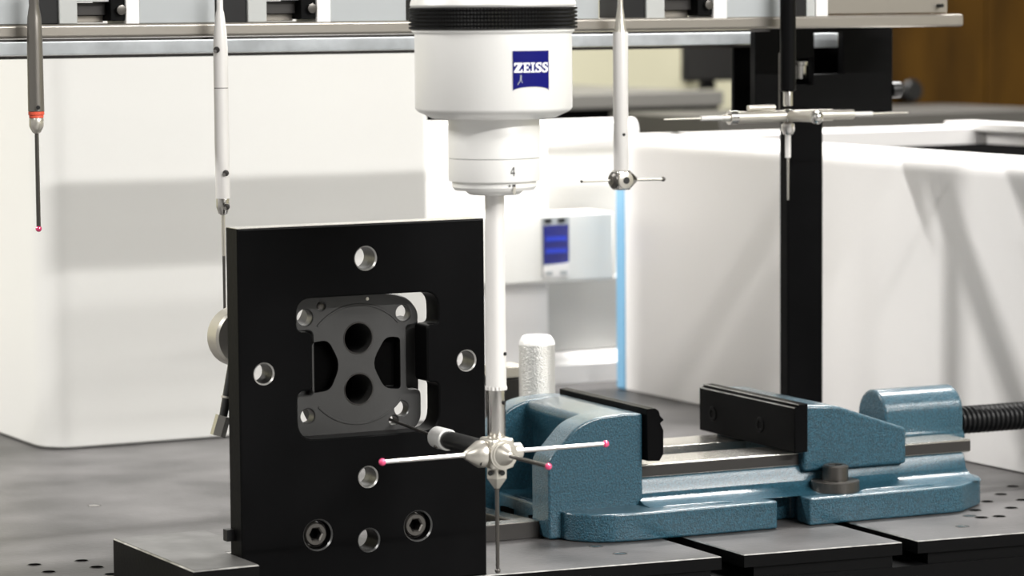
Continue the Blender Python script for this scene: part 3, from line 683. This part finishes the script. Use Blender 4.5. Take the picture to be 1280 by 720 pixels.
# fixed jaw plate
pp = [(325, 98), (325, 168), (337, 169), (343, 165), (345, 158), (351, 152), (345, 148), (350, 138), (350, 106), (344, 97)]
obj('jaw_plate', prism(pp, 'Y', 163, 428), 'black', t, bevel=1, seg=1, label='black steel jaw plate')
# moving jaw
mv = fillet([(576, 64, 0), (576, 157, 0), (628, 153, 14), (742, 114, 6), (742, 64, 0)], 6, 5)
obj('moving_jaw', prism(mv, 'Y', 176, mir(176)), 'blue', t, bevel=5, seg=4)
jp = prism([(555, 93, 0)[:2], (555, 155), (561, 156), (561, 159), (566, 159), (576, 160), (576, 93)], 'Y', 166, 437)
jpo = obj('jaw_plate', jp, 'black', t, bevel=1, seg=1, label='black steel jaw plate')
obj('edge', B(554.4, 555.6, 167, 436, 154.3, 155.5), 'lightened', jpo)  # thin bright strip paints the highlight on the front top edge
obj('edge', B(560.6, 561.8, 167, 436, 158.5, 159.7), 'lightened', jpo)  # same painted highlight along the step
for y in (397, 261):
    s_ = obj('jaw_screw', slab(circ(y, 121, 11), [circ(y, 121, 6, 6)], 'X', 553.5, 560, ch=1), 'black_side', jpo)
# nut housing and screw
arch = [(YMID-44, 76), (YMID-44, 86), (YMID-38, 92)] + [(YMID-38*math.cos(a), 116+38*math.sin(a)) for a in (math.radians(15*k) for k in range(13))] + [(YMID+38, 92), (YMID+44, 86), (YMID+44, 76)]
obj('nut_housing', prism(arch, 'X', 762, 894), 'blue', t, bevel=5, seg=4)
obj('nut_foot', B(735, 862, YMID-30, YMID+30, 44, 80), 'blue', t, bevel=2)
bm = NB(); n = 24; pitch = 8.2; Lx0, Lx1 = 893, 1170; steps = int((Lx1-Lx0)/pitch*n); prev = None
prof = [(17, 0), (20.5, .28), (20.5, .5), (17, .78)]
rings = []
for i in range(steps+1):
    a = 2*math.pi*i/n; x = Lx0+pitch*i/n
    rings.append([bm.verts.new((x+f*pitch, YMID+r*math.cos(a), 100+r*math.sin(a))) for r, f in prof])
for A_, C_ in zip(rings, rings[1:]):
    for k in range(3): bm.faces.new((A_[k], A_[k+1], C_[k+1], C_[k]))
for i in range(len(rings)-n-1):
    bm.faces.new((rings[i][3], rings[i+1][3], rings[i+1+n][0], rings[i+n][0]))
sp = obj('lead_screw', bm, 'rubber', t, angle=25, label='black threaded spindle')
obj('screw_core', rod(NB(), (880, YMID, 100), (1182, YMID, 100), 16), 'rubber', sp)
obj('hex_end', rod(NB(), (1180, YMID, 100), (1215, YMID, 100), 15, seg=6), 'dark_steel', sp)
# clamping bolt on the flange
q = at(1044, 613, 'Z', 38)
t = thing('clamp_bolt', 'steel cap screw with thick washer clamping the blue vise flange', 'bolt', (q.x, q.y, 38.2))
obj('washer', slab(circ(q.x, q.y, 33.5, 48), [circ(q.x, q.y, 12)], 'Z', 53, 38.2, ch=1.4), 'dark_steel', t)
bm = slab(circ(q.x, q.y, 18, 40), [circ(q.x, q.y, 9, 6)], 'Z', 74, 53.2, ch=2.2)
hd = obj('screw_head', bm, 'dark_steel', t)
obj('socket_floor', prism(circ(q.x, q.y, 9.3, 6), 'Z', 62, 64), 'rail_side', hd)

# ------------------------------------------------------------------ small things on the table
t = thing('steel_frame', 'flat bright steel frame lying on the table between black plate and vise', 'frame', (120, 330, 0))
XF1 = 168
obj('rim', slab([(30, 217), (XF1+14, 213), (XF1-6, 470), (30, 470)], [[(56, 246), (XF1-18, 243), (XF1-30, 446), (56, 446)]], 'Z', 22, .5, ch=1), ['rail_side'], t)
obj('rim_top', slab([(31.5, 218.5), (XF1+12, 214.5), (XF1-8, 468.5), (31.5, 468.5)], [[(54.5, 244), (XF1-16, 241), (XF1-28, 448), (54.5, 448)]], 'Z', 22.6, 22, ch=0), 'ground', t)
obj('inner_panel', B(66, XF1-36, 262, 430, .5, 12), 'ground', t, bevel=1)
q = at(671, 428, 'Y', 535)
t = thing('knurled_post', 'upright white knurled aluminium post standing behind the fixed vise jaw', 'post', (q.x, q.y, 0))
zt = at(671, 419, 'Y', 535).z; rr = 26.2
obj('post', lathe(NB(), [(rr, 0), (rr, zt-13)], (q.x, q.y, 0), (0, 0, 1), 48), 'knurl_alu', t)
obj('post_cap', lathe(NB(), [(rr, zt-13), (rr-1, zt-8), (rr-5, zt-1.5), (rr-8, zt)], (q.x, q.y, 0), (0, 0, 1), 48), 'alu', t)
q = at(640, 480, 'Y', 600)
t = thing('spacer_block', 'small grey steel block standing between the probe tube and knurled post', 'block', (q.x, q.y, 0))
obj('block', B(q.x-25, q.x+20, 590, 640, 0, at(640, 473, 'Y', 590).z), 'rail_side', t, bevel=2)
obj('block_cap', B(q.x-28, q.x+22, 587, 643, at(640, 472.5, 'Y', 590).z, at(640, 458, 'Y', 590).z), 'satin', t, bevel=2)
